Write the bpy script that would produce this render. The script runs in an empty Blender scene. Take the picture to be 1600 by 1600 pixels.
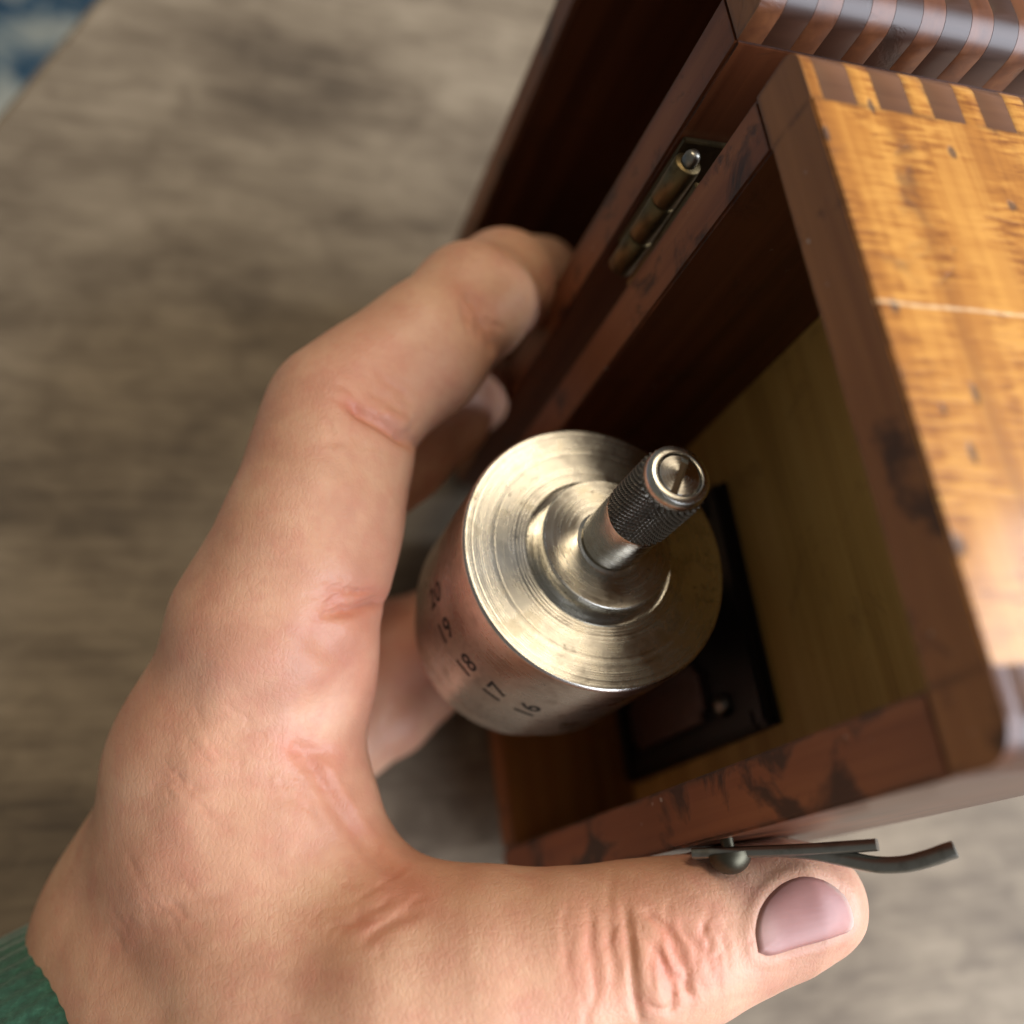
import bpy, bmesh, math, random
import numpy as np
from mathutils import Vector, Matrix

random.seed(7)
rng = np.random.default_rng(7)
scene = bpy.context.scene
COL = scene.collection

# ------------------------------------------------------------------ frame
# Box coordinates (u down along the box, v across it, w into it) in units of
# 0.7 mm; the world has Z up, X = w, Y = -v and the table top at z = 0.
S = 0.0007
UTAB = 192.0
MC = np.array([[-0.31215436, 0.12604676, 0.94163255],
               [0.40189467, 0.9156238, 0.01066421],
               [0.86083699, -0.38176598, 0.33647349]])
AC = np.array([41.61038883, -69.25016724, 150.0])
FPX = 1589.776


def bw(u, v, w):
    return Vector((w * S, (52.5 - v) * S, (UTAB - u) * S))


def px(x, y, z):
    """a pixel of the photograph and a distance -> box coordinates"""
    c = np.array([(x - 800) / FPX, (y - 800) / FPX, 1.0]) * z
    return MC.T @ (c - AC)


def pxw(x, y, z):
    return bw(*px(x, y, z))


def on_plane(x, y, axis, val):
    r = np.array([(x - 800) / FPX, (y - 800) / FPX, 1.0])
    n = MC[:, axis]
    s = (val + n @ AC) / (n @ r)
    return MC.T @ (s * r - AC)


# ------------------------------------------------------------------ camera
cam_d = bpy.data.cameras.new('camera')
cam = bpy.data.objects.new('camera', cam_d)
COL.objects.link(cam)
scene.camera = cam
cb = MC.T @ (-AC)


def dirw(d):      # camera-space direction -> world
    b = MC.T @ np.array(d, float)
    return Vector((b[2], -b[1], -b[0])).normalized()


cx, cyy = dirw((1, 0, 0)), dirw((0, -1, 0))
cz = cx.cross(cyy)
m = Matrix((cx, cyy, cz)).transposed().to_4x4()
m.translation = bw(*cb)
cam.matrix_world = m
cam_d.sensor_fit = 'HORIZONTAL'
cam_d.sensor_width = 7.3
cam_d.lens = 7.3 * FPX / 1600
cam_d.clip_start = 0.005
cam_d.clip_end = 50
cam_d.dof.use_dof = True
cam_d.dof.focus_distance = 171 * S
cam_d.dof.aperture_fstop = 2.0

# ------------------------------------------------------------------ light
world = bpy.data.worlds.new('World')
scene.world = world
world.use_nodes = True
bg = world.node_tree.nodes['Background']
bg.inputs[0].default_value = (1.0, 0.97, 0.92, 1)
bg.inputs[1].default_value = 0.15


def area(name, direction, dist, sx, sy, power, colour, target=(0, 0, 0.1)):
    l = bpy.data.lights.new(name, 'AREA')
    l.shape = 'RECTANGLE'
    l.size, l.size_y, l.energy, l.color = sx, sy, power, colour
    o = bpy.data.objects.new(name, l)
    COL.objects.link(o)
    d = Vector(direction).normalized()
    o.location = Vector(target) + d * dist
    o.rotation_euler = (-d).to_track_quat('-Z', 'Y').to_euler()
    return o


area('window_light', (0.67, -0.44, 0.59), 1.5, 2.5, 1.1, 74, (0.82, 0.88, 1.0))
area('ceiling_light', (-0.04, 0.36, 0.93), 1.5, 0.5, 0.5, 10.5, (1.0, 0.83, 0.60))

vs = scene.view_settings
vs.view_transform = 'Standard'
vs.look = 'None'
vs.exposure = 0.18
vs.gamma = 1.0
scene.cycles.use_denoising = True
scene.cycles.max_bounces = 8

# ------------------------------------------------------------------ helpers


def tag(o, label=None, cat=None, group=None, kind=None):
    for k, val in (('label', label), ('category', cat), ('group', group), ('kind', kind)):
        if val:
            o[k] = val
    return o


def link(o, parent=None):
    COL.objects.link(o)
    if parent is not None:
        o.parent = parent
        o.matrix_parent_inverse = parent.matrix_basis.inverted()
        p = parent
        # parents are never rotated: a plain world translation chain
        mi = Matrix.Identity(4)
        chain = []
        while p is not None:
            chain.append(p)
            p = p.parent
        for q in reversed(chain):
            mi = mi @ (q.matrix_parent_inverse if q.parent else Matrix.Identity(4)) @ q.matrix_basis
        o.matrix_parent_inverse = mi.inverted()
    return o


def empty(name, loc, parent=None):
    o = bpy.data.objects.new(name, None)
    o.empty_display_size = 0.01
    o.location = loc
    return link(o, parent)


def mesh_obj(name, verts, faces, mats, parent=None, smooth=False, loc=None, fmat=None):
    me = bpy.data.meshes.new(name)
    me.from_pydata([tuple(v) for v in verts], [], faces)
    me.validate()
    return finish(name, me, mats, parent, smooth, loc, fmat)


def finish(name, me, mats, parent=None, smooth=False, loc=None, fmat=None):
    if not isinstance(mats, (list, tuple)):
        mats = [mats]
    for q in mats:
        me.materials.append(q)
    if fmat is not None:
        for p in me.polygons:
            p.material_index = fmat(p)
    if smooth:
        for p in me.polygons:
            p.use_smooth = True
    o = bpy.data.objects.new(name, me)
    if loc is not None:
        o.location = loc
    return link(o, parent)


def auto_smooth(me, ang=35):
    """smooth faces, sharp edges over ang"""
    bm = bmesh.new()
    bm.from_mesh(me)
    for f in bm.faces:
        f.smooth = True
    for e in bm.edges:
        if len(e.link_faces) == 2:
            e.smooth = e.calc_face_angle(0) < math.radians(ang)
    bm.to_mesh(me)
    bm.free()


def lathe(name, prof, mat, parent, loc, seg=96, ang=35, close_top=True, close_bottom=True):
    """prof: (r, z) list in metres, local axis Z"""
    verts, faces = [], []
    n = len(prof)
    for (r, z) in prof:
        for k in range(seg):
            a = 2 * math.pi * k / seg
            verts.append((r * math.cos(a), r * math.sin(a), z))
    for i in range(n - 1):
        for k in range(seg):
            k2 = (k + 1) % seg
            faces.append((i * seg + k, i * seg + k2, (i + 1) * seg + k2, (i + 1) * seg + k))
    if close_bottom:
        faces.append(tuple(range(seg))[::-1])
    if close_top:
        faces.append(tuple((n - 1) * seg + k for k in range(seg)))
    o = mesh_obj(name, verts, faces, mat, parent, False, loc)
    bm = bmesh.new()
    bm.from_mesh(o.data)
    bmesh.ops.recalc_face_normals(bm, faces=bm.faces)
    bm.to_mesh(o.data)
    bm.free()
    auto_smooth(o.data, ang)
    return o


def tube(pts, radii, seg=16, cap=True, flat=None):
    """sweep a circle (or an ellipse: flat=(axis vector, factor)) along points"""
    pts = [Vector(p) for p in pts]
    n = len(pts)
    if not isinstance(radii, (list, tuple)):
        radii = [radii] * n
    verts, faces = [], []
    up = None
    for i in range(n):
        t = (pts[min(i + 1, n - 1)] - pts[max(i - 1, 0)]).normalized()
        if up is None:
            up = t.orthogonal().normalized() if flat is None else (flat[0] - t * flat[0].dot(t)).normalized()
        up = (up - t * up.dot(t)).normalized()
        s = t.cross(up)
        for k in range(seg):
            a = 2 * math.pi * k / seg
            ca, sa = math.cos(a), math.sin(a)
            if flat is not None:   # rounded rectangle-like section
                ca = math.copysign(abs(ca) ** 0.5, ca)
                sa = math.copysign(abs(sa) ** 0.5, sa) * flat[1]
            verts.append(pts[i] + (up * ca + s * sa) * radii[i])
    for i in range(n - 1):
        for k in range(seg):
            k2 = (k + 1) % seg
            faces.append((i * seg + k, i * seg + k2, (i + 1) * seg + k2, (i + 1) * seg + k))
    if cap:
        faces.append(tuple(range(seg))[::-1])
        faces.append(tuple((n - 1) * seg + k for k in range(seg)))
    return verts, faces


def catmull(P, n=8):
    P = [np.array(p, float) for p in P]
    Q = [2 * P[0] - P[1]] + P + [2 * P[-1] - P[-2]]
    out = []
    for i in range(1, len(Q) - 2):
        for k in range(n):
            t = k / n
            a, b, c, d = Q[i - 1], Q[i], Q[i + 1], Q[i + 2]
            out.append(0.5 * (2 * b + (c - a) * t + (2 * a - 5 * b + 4 * c - d) * t * t + (3 * b - a - 3 * c + d) * t ** 3))
    out.append(P[-1])
    return out


# ------------------------------------------------------------------ node helper
class NT:
    def __init__(self, name):
        self.mat = bpy.data.materials.new(name)
        self.mat.use_nodes = True
        self.t = self.mat.node_tree
        self.b = self.t.nodes['Principled BSDF']

    def n(self, kind, **kw):
        nd = self.t.nodes.new(kind)
        for k, val in kw.items():
            setattr(nd, k, val)
        return nd

    def l(self, a, b):
        self.t.links.new(a, b)

    def coord(self, scale=(1, 1, 1), rot=(0, 0, 0), loc=(0, 0, 0)):
        c = self.n('ShaderNodeTexCoord')
        mp = self.n('ShaderNodeMapping')
        mp.inputs['Scale'].default_value = scale
        mp.inputs['Rotation'].default_value = rot
        mp.inputs['Location'].default_value = loc
        self.l(c.outputs['Object'], mp.inputs[0])
        return mp.outputs[0]

    def noise(self, vec, scale=1.0, detail=3, rough=0.55, dist=0.0):
        nd = self.n('ShaderNodeTexNoise')
        nd.inputs['Scale'].default_value = scale
        nd.inputs['Detail'].default_value = detail
        nd.inputs['Roughness'].default_value = rough
        nd.inputs['Distortion'].default_value = dist
        self.l(vec, nd.inputs['Vector'])
        return nd.outputs['Fac']

    def ramp(self, fac, stops, interp='LINEAR'):
        r = self.n('ShaderNodeValToRGB')
        r.color_ramp.interpolation = interp
        el = r.color_ramp.elements
        while len(el) < len(stops):
            el.new(0.5)
        for e, (p, c) in zip(el, stops):
            e.position = p
            if not isinstance(c, (tuple, list)):
                c = (c, c, c)
            e.color = (c[0], c[1], c[2], 1)
        self.l(fac, r.inputs[0])
        return r.outputs[0]

    def mix(self, fac, a, b, mode='MIX'):
        x = self.n('ShaderNodeMix', data_type='RGBA', blend_type=mode)
        for s, val in ((x.inputs[0], fac), (x.inputs[6], a), (x.inputs[7], b)):
            if hasattr(val, 'links'):
                self.l(val, s)
            elif isinstance(val, (tuple, list)):
                s.default_value = (val[0], val[1], val[2], 1)
            else:
                s.default_value = val
        return x.outputs[2]

    def math(self, op, a, b=0.0, c=None):
        x = self.n('ShaderNodeMath', operation=op)
        for i, val in enumerate((a, b) if c is None else (a, b, c)):
            if hasattr(val, 'links'):
                self.l(val, x.inputs[i])
            else:
                x.inputs[i].default_value = val
        return x.outputs[0]

    def bump(self, height, strength=0.3, dist=0.0003, normal=None):
        b = self.n('ShaderNodeBump')
        b.inputs['Strength'].default_value = strength
        b.inputs['Distance'].default_value = dist
        self.l(height, b.inputs['Height'])
        if normal is not None:
            self.l(normal, b.inputs['Normal'])
        return b.outputs[0]

    def set(self, **kw):
        for k, val in kw.items():
            s = self.b.inputs[k.replace('_', ' ')]
            if hasattr(val, 'links'):
                self.l(val, s)
            elif isinstance(val, tuple):
                s.default_value = (*val, 1) if len(val) == 3 and s.type == 'RGBA' else val
            else:
                s.default_value = val
        return self.mat


def wood(name, c_dark, c_mid, c_light, axis, rough=0.38, coat=0.25, stain=0.5, fleck=0.0, stain_col=(0.02, 0.012, 0.008),
         fine=420.0, dust=0.0, seed=0.0, coat_rough=0.22, marks=(), scratch=None, blot=0.60, worn=None):
    """axis: the world axis the grain runs along"""
    t = NT(name)
    sc = [fine] * 3
    sc[axis] = 14
    lo = (seed * 1.7, seed * 0.9, seed * 2.3)
    g1 = t.noise(t.coord(tuple(sc), loc=lo), 1.0, 4, 0.6, 0.3)
    sc2 = [90.0] * 3
    sc2[axis] = 7
    g2 = t.noise(t.coord(tuple(sc2), loc=lo), 1.0, 3, 0.5, 0.6)
    f = t.math('ADD', t.math('MULTIPLY', g1, 0.45), t.math('MULTIPLY', g2, 0.55))
    if fleck > 0:
        sc3 = [170.0] * 3
        sc3[axis] = 1300
        g3 = t.noise(t.coord(tuple(sc3), loc=lo), 1.0, 3, 0.6, 0.4)
        blk = t.ramp(t.noise(t.coord((190, 190, 190), loc=lo), 1.0, 2, 0.5), [(0.38, 0.1), (0.62, 1)])
        f = t.math('ADD', f, t.math('MULTIPLY', t.math('SUBTRACT', g3, 0.5), t.math('MULTIPLY', blk, fleck * 2)))
    col = t.ramp(f, [(0.30, c_dark), (0.48, c_mid), (0.68, c_light)])
    # dark growth lines
    sc4 = [170.0] * 3
    sc4[axis] = 4
    ln = t.noise(t.coord(tuple(sc4), loc=(lo[0] + 3, lo[1] + 5, lo[2] + 1)), 1.0, 2, 0.5)
    lnf = t.ramp(ln, [(0.30, 1), (0.44, 0)])
    col = t.mix(t.math('MULTIPLY', lnf, 0.55), col, c_dark)
    # stains and dents with a shape of their own
    sn = t.noise(t.coord((95, 95, 95), loc=(lo[0] + 8, lo[1], lo[2])), 1.0, 5, 0.62, 0.5)
    st = t.ramp(sn, [(blot, 0), (blot + 0.09, 1)])
    col = t.mix(t.math('MULTIPLY', st, stain), col, stain_col)
    broad = t.noise(t.coord((28, 28, 28), loc=lo), 1.0, 3, 0.5)
    col = t.mix(t.math('MULTIPLY', t.ramp(broad, [(0.35, 0), (0.7, 1)]), 0.35), col, c_dark)
    if dust > 0:
        d = t.noise(t.coord((900, 900, 900)), 1.0, 2, 0.5)
        dn = t.noise(t.coord((60, 60, 60)), 1.0, 2, 0.5)
        df = t.math('MULTIPLY', t.ramp(d, [(0.735, 0), (0.75, 1)]), t.ramp(dn, [(0.45, 0), (0.6, 1)]))
        col = t.mix(t.math('MULTIPLY', df, dust), col, (0.55, 0.52, 0.47))
    if worn:           # grime and rubbed finish along the edges
        bv = t.n('ShaderNodeBevel', samples=4)
        bv.inputs['Radius'].default_value = worn[1]
        ge = t.n('ShaderNodeNewGeometry')
        dt = t.n('ShaderNodeVectorMath', operation='DOT_PRODUCT')
        t.l(bv.outputs[0], dt.inputs[0])
        t.l(ge.outputs['Normal'], dt.inputs[1])
        em = t.ramp(dt.outputs['Value'], [(0.80, 1), (0.995, 0)])
        en = t.ramp(t.noise(t.coord((160, 160, 160), loc=lo), 1.0, 5, 0.7), [(0.38, 0), (0.56, 1)])
        col = t.mix(t.math('MULTIPLY', t.math('MULTIPLY', em, en), worn[2]), col, worn[0])
    raw = t.n('ShaderNodeTexCoord').outputs['Object'] if (marks or scratch) else None
    dent = None
    for (c, rv, rw) in marks:          # dents in the varnish, each with its own place
        sub = t.n('ShaderNodeVectorMath', operation='SUBTRACT')
        t.l(raw, sub.inputs[0])
        sub.inputs[1].default_value = c
        mul = t.n('ShaderNodeVectorMath', operation='MULTIPLY')
        t.l(sub.outputs[0], mul.inputs[0])
        mul.inputs[1].default_value = (1 / rw, 1 / rv, 0)
        le = t.n('ShaderNodeVectorMath', operation='LENGTH')
        t.l(mul.outputs[0], le.inputs[0])
        wob = t.math('ADD', le.outputs['Value'], t.math('MULTIPLY', t.math('SUBTRACT', g1, 0.5), 1.6))
        mk = t.ramp(wob, [(0.55, 1), (1.0, 0)])
        col = t.mix(t.math('MULTIPLY', mk, 0.75), col, (0.055, 0.04, 0.035))
        dent = mk if dent is None else t.math('MAXIMUM', dent, mk)
    if scratch:
        p0, p1 = scratch
        dx, dy = p1[0] - p0[0], p1[1] - p0[1]
        ln_ = math.hypot(dx, dy)
        sp = t.n('ShaderNodeSeparateXYZ')
        t.l(raw, sp.inputs[0])
        sx = t.math('MULTIPLY', t.math('SUBTRACT', sp.outputs[0], p0[0]), -dy / ln_)
        sy = t.math('MULTIPLY', t.math('SUBTRACT', sp.outputs[1], p0[1]), dx / ln_)
        dist = t.math('ABSOLUTE', t.math('ADD', t.math('ADD', sx, sy), t.math('MULTIPLY', t.math('SUBTRACT', g2, 0.5), 0.0006)))
        sm = t.math('MULTIPLY', t.ramp(t.math('MULTIPLY', dist, 1500.0), [(0.12, 1), (0.42, 0)]), t.ramp(g1, [(0.3, 0.2), (0.6, 0.8)]))
        col = t.mix(sm, col, (0.72, 0.52, 0.30))
    rg = t.math('ADD', rough, t.math('MULTIPLY', t.math('SUBTRACT', broad, 0.5), 0.3))
    hgt = t.math('SUBTRACT', t.math('MULTIPLY', f, 0.6), t.math('MULTIPLY', st, 0.7))
    if dent is not None:
        hgt = t.math('SUBTRACT', hgt, dent)
    return t.set(Base_Color=col, Roughness=rg, Coat_Weight=coat, Coat_Roughness=coat_rough, IOR=1.45,
                 Normal=t.bump(hgt, 0.35, 0.00025))


def metal(name, base, rough, aniso=0.0, tarnish=(0.10, 0.07, 0.035), tar=0.5, rings=0.0, pit=0.0, metallic=1.0):
    t = NT(name)
    v0 = t.coord((1, 1, 1))
    n1 = t.noise(v0, 260, 6, 0.65, 0.3)
    n2 = t.noise(v0, 90, 3, 0.5)
    col = t.mix(t.math('MULTIPLY', t.ramp(n1, [(0.52, 0), (0.72, 1)]), tar), base, tarnish)
    if pit > 0:
        n3 = t.noise(v0, 1500, 3, 0.6)
        pm = t.math('MULTIPLY', t.ramp(n3, [(0.62, 0), (0.68, 1)]), t.ramp(n2, [(0.50, 0), (0.62, 1)]))
        col = t.mix(t.math('MULTIPLY', pm, pit), col, (0.05, 0.03, 0.015))
    rg = t.math('ADD', rough, t.math('MULTIPLY', t.math('SUBTRACT', n1, 0.5), 0.35))
    kw = {}
    h = n1
    if rings > 0:
        sp = t.n('ShaderNodeSeparateXYZ')
        t.l(v0, sp.inputs[0])
        r = t.math('SQRT', t.math('ADD', t.math('MULTIPLY', sp.outputs[0], sp.outputs[0]),
                                  t.math('MULTIPLY', sp.outputs[1], sp.outputs[1])))
        cmb = t.n('ShaderNodeCombineXYZ')
        t.l(t.math('MULTIPLY', r, 2600.0), cmb.inputs[0])
        t.l(t.math('MULTIPLY', sp.outputs[2], 2600.0), cmb.inputs[1])
        rn = t.noise(cmb.outputs[0], 1.0, 3, 0.7)
        h = t.math('ADD', t.math('MULTIPLY', rn, rings), t.math('MULTIPLY', n1, 0.15))
        rg = t.math('ADD', rg, t.math('MULTIPLY', t.math('SUBTRACT', rn, 0.5), 0.25))
    if aniso > 0:
        tg = t.n('ShaderNodeTangent', direction_type='RADIAL', axis='Z')
        t.l(tg.outputs[0], t.b.inputs['Tangent'])
        kw['Anisotropic'] = aniso
    return t.set(Base_Color=col, Metallic=metallic, Roughness=rg, Normal=t.bump(h, 0.12, 0.00012), **kw)


# ------------------------------------------------------------------ materials
def e_pt(x, y):
    return tuple(bw(*on_plane(x, y, 0, 0)))


E_MARKS = [(e_pt(x, y), rv * S, rw * S) for x, y, rv, rw in (
    (1360, 165, 2.0, 0.8), (1488, 238, 1.5, 1.0), (1582, 322, 1.3, 1.0), (1290, 208, 1.6, 0.7), (1525, 615, 2.4, 0.8), (1519, 708, 2.0, 0.9),
    (1500, 852, 2.2, 1.3), (1398, 478, 1.3, 0.8), (1475, 640, 0.9, 0.5))]
E_SCRATCH = (e_pt(1365, 470), e_pt(1600, 492))

M_gold = wood('golden_varnished_wood', (0.22, 0.074, 0.013), (0.43, 0.175, 0.030), (0.62, 0.30, 0.062), 1, 0.38, 0.4, 0.6,
              fleck=0.75, stain_col=(0.05, 0.035, 0.03), fine=760.0, coat_rough=0.10, marks=E_MARKS, scratch=E_SCRATCH,
              worn=((0.07, 0.032, 0.014), 0.0010, 0.7))
M_rim = wood('worn_rim_wood', (0.080, 0.024, 0.009), (0.25, 0.080, 0.029), (0.39, 0.145, 0.052), 2, 0.5, 0.1, 0.9, dust=0.8, seed=2, blot=0.55, worn=((0.035, 0.024, 0.017), 0.0011, 0.8))
M_rimE = wood('worn_end_rim_wood', (0.11, 0.040, 0.013), (0.30, 0.118, 0.036), (0.44, 0.19, 0.060), 1, 0.5, 0.1, 0.85, dust=0.5, seed=4, blot=0.575, worn=((0.022, 0.014, 0.010), 0.0013, 0.9))
M_maho = wood('mahogany_side_wood', (0.045, 0.013, 0.005), (0.11, 0.032, 0.012), (0.18, 0.058, 0.021), 2, 0.34, 0.5, 0.4, seed=5)
M_mahoX = wood('mahogany_end_grain', (0.045, 0.018, 0.010), (0.10, 0.042, 0.020), (0.16, 0.07, 0.032), 0, 0.45, 0.2, 0.6, seed=6)
M_lidend = wood('shade_toned_lid_end_wood', (0.055, 0.018, 0.008), (0.12, 0.040, 0.015), (0.20, 0.074, 0.026), 1, 0.42, 0.2, 0.5, seed=9)  # reddish wood, colour lowered further to paint in shade on the lid
M_lidX = wood('shade_toned_lid_end_grain', (0.022, 0.009, 0.005), (0.05, 0.019, 0.010), (0.085, 0.034, 0.017), 0, 0.42, 0.2, 0.5, seed=16)  # darker copy of the mahogany end grain, lid's shade put into the colour
M_in = wood('inside_mahogany', (0.050, 0.015, 0.006), (0.125, 0.038, 0.014), (0.19, 0.066, 0.024), 2, 0.5, 0.05, 0.3, dust=0.6, seed=11)
M_ply = wood('plywood_panel', (0.32, 0.185, 0.045), (0.56, 0.355, 0.095), (0.68, 0.46, 0.145), 1, 0.55, 0.05, 0.25, seed=13,
             stain_col=(0.10, 0.05, 0.02))
M_inend = wood('inside_end_wood', (0.16, 0.07, 0.018), (0.30, 0.14, 0.035), (0.42, 0.21, 0.055), 1, 0.5, 0.1, 0.3, seed=14)

M_steel = metal('turned_nickel_steel', (0.62, 0.60, 0.545), 0.25, 0.93, (0.24, 0.19, 0.09), 0.5, 1.0, 0.8)
M_side = metal('drum_side_steel', (0.60, 0.53, 0.47), 0.30, 0.0, (0.16, 0.09, 0.05), 0.45, 0.5, 0.9)
M_knob = metal('knob_steel', (0.62, 0.58, 0.50), 0.26, 0.3, (0.20, 0.15, 0.08), 0.4, 0.6, 0.3)
M_knurl = metal('dark_knurled_steel', (0.22, 0.20, 0.17), 0.34, 0.0, (0.03, 0.025, 0.02), 0.6)
M_brass = metal('aged_brass', (0.17, 0.125, 0.06), 0.42, 0.0, (0.03, 0.022, 0.012), 0.8)
M_iron = metal('dull_grey_steel', (0.30, 0.29, 0.25), 0.34, 0.0, (0.07, 0.05, 0.03), 0.6)
M_dull = metal('dull_dark_stud', (0.085, 0.078, 0.055), 0.45, 0.0, (0.04, 0.03, 0.02), 0.6)
M_black = metal('black_enamel', (0.010, 0.010, 0.011), 0.35, 0.0, (0.02, 0.02, 0.02), 0.3, metallic=0.0)
M_plate = metal('pink_reflection_plate', (0.26, 0.20, 0.19), 0.35, 0.0, (0.08, 0.06, 0.06), 0.4)  # pinkish base colour stands in for the hand reflected in the glossy surface
M_grime = NT('slot_grime').set(Base_Color=(0.06, 0.035, 0.015), Roughness=0.8)
M_ink = NT('engraving_ink').set(Base_Color=(0.012, 0.010, 0.009), Roughness=0.6)


def table_material():
    t = NT('grey_brown_wood_laminate')
    ROT = (0, 0, math.radians(-4))
    v1 = t.coord((5, 60, 60), ROT)
    v2 = t.coord((30, 520, 400), ROT)
    v3 = t.coord((16, 34, 30), ROT)
    a = t.noise(v1, 1.0, 4, 0.6, 0.8)
    b = t.noise(v2, 1.0, 4, 0.65, 0.4)
    c = t.noise(v3, 1.0, 4, 0.55, 0.6)
    d_ = t.noise(t.coord((75, 130, 100), ROT, (2, 7, 0)), 1.0, 4, 0.62, 0.9)
    f = t.math('ADD', t.math('ADD', t.math('MULTIPLY', a, 0.16), t.math('MULTIPLY', b, 0.17)), t.math('ADD', t.math('MULTIPLY', c, 0.42), t.math('MULTIPLY', d_, 0.25)))
    col = t.ramp(f, [(0.36, (0.055, 0.040, 0.027)), (0.46, (0.128, 0.098, 0.066)), (0.55, (0.205, 0.163, 0.112)), (0.66, (0.30, 0.245, 0.175))])
    kn = t.noise(t.coord((26, 48, 30), ROT, (3, 1, 0)), 1.0, 2, 0.5)
    col = t.mix(t.math('MULTIPLY', t.ramp(kn, [(0.66, 0), (0.76, 1)]), 0.6), col, (0.07, 0.055, 0.04))
    return t.set(Base_Color=col, Roughness=0.58, Specular_IOR_Level=0.25, Normal=t.bump(b, 0.15, 0.0003))


def fabric_material():
    t = NT('blue_white_fabric')
    a = t.noise(t.coord((22, 22, 22)), 1.0, 4, 0.6, 0.8)
    col = t.ramp(a, [(0.38, (0.02, 0.07, 0.16)), (0.5, (0.06, 0.16, 0.30)), (0.58, (0.45, 0.55, 0.60)), (0.7, (0.62, 0.68, 0.70))])
    w = t.noise(t.coord((900, 900, 900)), 1.0, 2, 0.5)
    return t.set(Base_Color=col, Roughness=0.9, Normal=t.bump(w, 0.4, 0.001))


M_table = table_material()
M_edge = wood('table_edge_band', (0.10, 0.07, 0.05), (0.2, 0.16, 0.12), (0.3, 0.25, 0.19), 1, 0.5, 0, 0.2)
M_rug = fabric_material()

# ------------------------------------------------------------------ the table and what lies beyond its edge
e0 = on_plane(0, 165, 0, UTAB)
e1 = on_plane(140, 0, 0, UTAB)
E0, E1 = bw(*e0), bw(*e1)
ed = (E1 - E0).normalized()
inn = Vector((ed.y, -ed.x, 0))
if inn.dot(Vector((0, 0, 0)) - E0) < 0:
    inn = -inn
c1, c2 = E0 - ed * 0.55, E0 + ed * 0.75
c3, c4 = c2 + inn * 0.95, c1 + inn * 0.95
TH = 0.028
bm = bmesh.new()
top = [bm.verts.new((p.x, p.y, 0)) for p in (c1, c2, c3, c4)]
bm.faces.new(top)
geo = bmesh.ops.extrude_face_region(bm, geom=bm.faces[:])
bmesh.ops.translate(bm, verts=[g for g in geo['geom'] if isinstance(g, bmesh.types.BMVert)], vec=(0, 0, -TH))
bmesh.ops.recalc_face_normals(bm, faces=bm.faces)
bmesh.ops.bevel(bm, geom=bm.edges[:], offset=0.0025, segments=3, affect='EDGES')
me = bpy.data.meshes.new('tabletop')
bm.to_mesh(me)
bm.free()
table = finish('tabletop', me, M_table)
tag(table, 'grey brown wood grain tabletop under the hand and box', 'table', kind='structure')

gx = 44
vv, ff = [], []
rc = E0 - inn * 0.35
for i in range(gx):
    for j in range(gx):
        x = rc.x + (i / (gx - 1) - 0.5) * 1.8
        y = rc.y + (j / (gx - 1) - 0.5) * 1.8
        vv.append((x, y, -0.42 + 0.012 * math.sin(x * 21 + 1.3 * math.sin(y * 9)) + 0.010 * math.sin(y * 17 + x * 6)))
for i in range(gx - 1):
    for j in range(gx - 1):
        ff.append((i * gx + j, (i + 1) * gx + j, (i + 1) * gx + j + 1, i * gx + j + 1))
rug = mesh_obj('rug', vv, ff, M_rug, None, True)
tag(rug, 'blue and white mottled fabric lying below the table edge', 'rug')
sol = rug.modifiers.new('thick', 'SOLIDIFY')
sol.thickness = 0.012

# ------------------------------------------------------------------ the wooden box
W, T, TE, D, DB, L = 105.0, 10.6, 10.8, 35.6, 45.6, 180.0
box = empty('wooden_box', bw(L, W / 2, DB / 2))
tag(box, 'open varnished wooden box with finger jointed corners held upright in the hand', 'box')


def to_world_box(p):
    return bw(*p)


# the lid swings about the hinge line: its own a (across), b (into) axes
LV, LW, LPH = -12.0, -0.5, math.radians(0.3)
WL, DL = 73.2, 66.0


def to_world_lid(p):
    u, a, b = p
    c, s = math.cos(LPH), math.sin(LPH)
    return bw(u, LV - c * a + s * b, LW + s * a + c * b)


def board(name, lo, hi, tf, mats, parent, pick, bev=0.7, square_v=False):
    """a plank between two corners with worn edges"""
    bm = bmesh.new()
    vs_ = [bm.verts.new((x, y, z)) for x in (lo[0], hi[0]) for y in (lo[1], hi[1]) for z in (lo[2], hi[2])]
    for q in ((0, 1, 3, 2), (4, 6, 7, 5), (0, 4, 5, 1), (2, 3, 7, 6), (0, 2, 6, 4), (1, 5, 7, 3)):
        bm.faces.new([vs_[i] for i in q])
    bmesh.ops.recalc_face_normals(bm, faces=bm.faces)
    bev_e = [e for e in bm.edges if not (square_v and abs(e.verts[0].co.y - e.verts[1].co.y) < 1e-6)]
    bmesh.ops.bevel(bm, geom=bev_e, offset=bev, segments=2, affect='EDGES')
    idx = []
    bm.normal_update()
    for f in bm.faces:
        f.smooth = True
        idx.append(pick(f.normal))
    for e in bm.edges:
        e.smooth = len(e.link_faces) == 2 and e.calc_face_angle(0) < math.radians(40)
    for v in bm.verts:
        v.co = tf(v.co)
    if tf(Vector((1, 0, 0))) is not None:
        bmesh.ops.recalc_face_normals(bm, faces=bm.faces)
    me = bpy.data.meshes.new(name)
    bm.to_mesh(me)
    bm.free()
    for q in mats:
        me.materials.append(q)
    for p, i in zip(me.polygons, idx):
        p.material_index = i
    return link(bpy.data.objects.new(name, me), parent)


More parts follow.
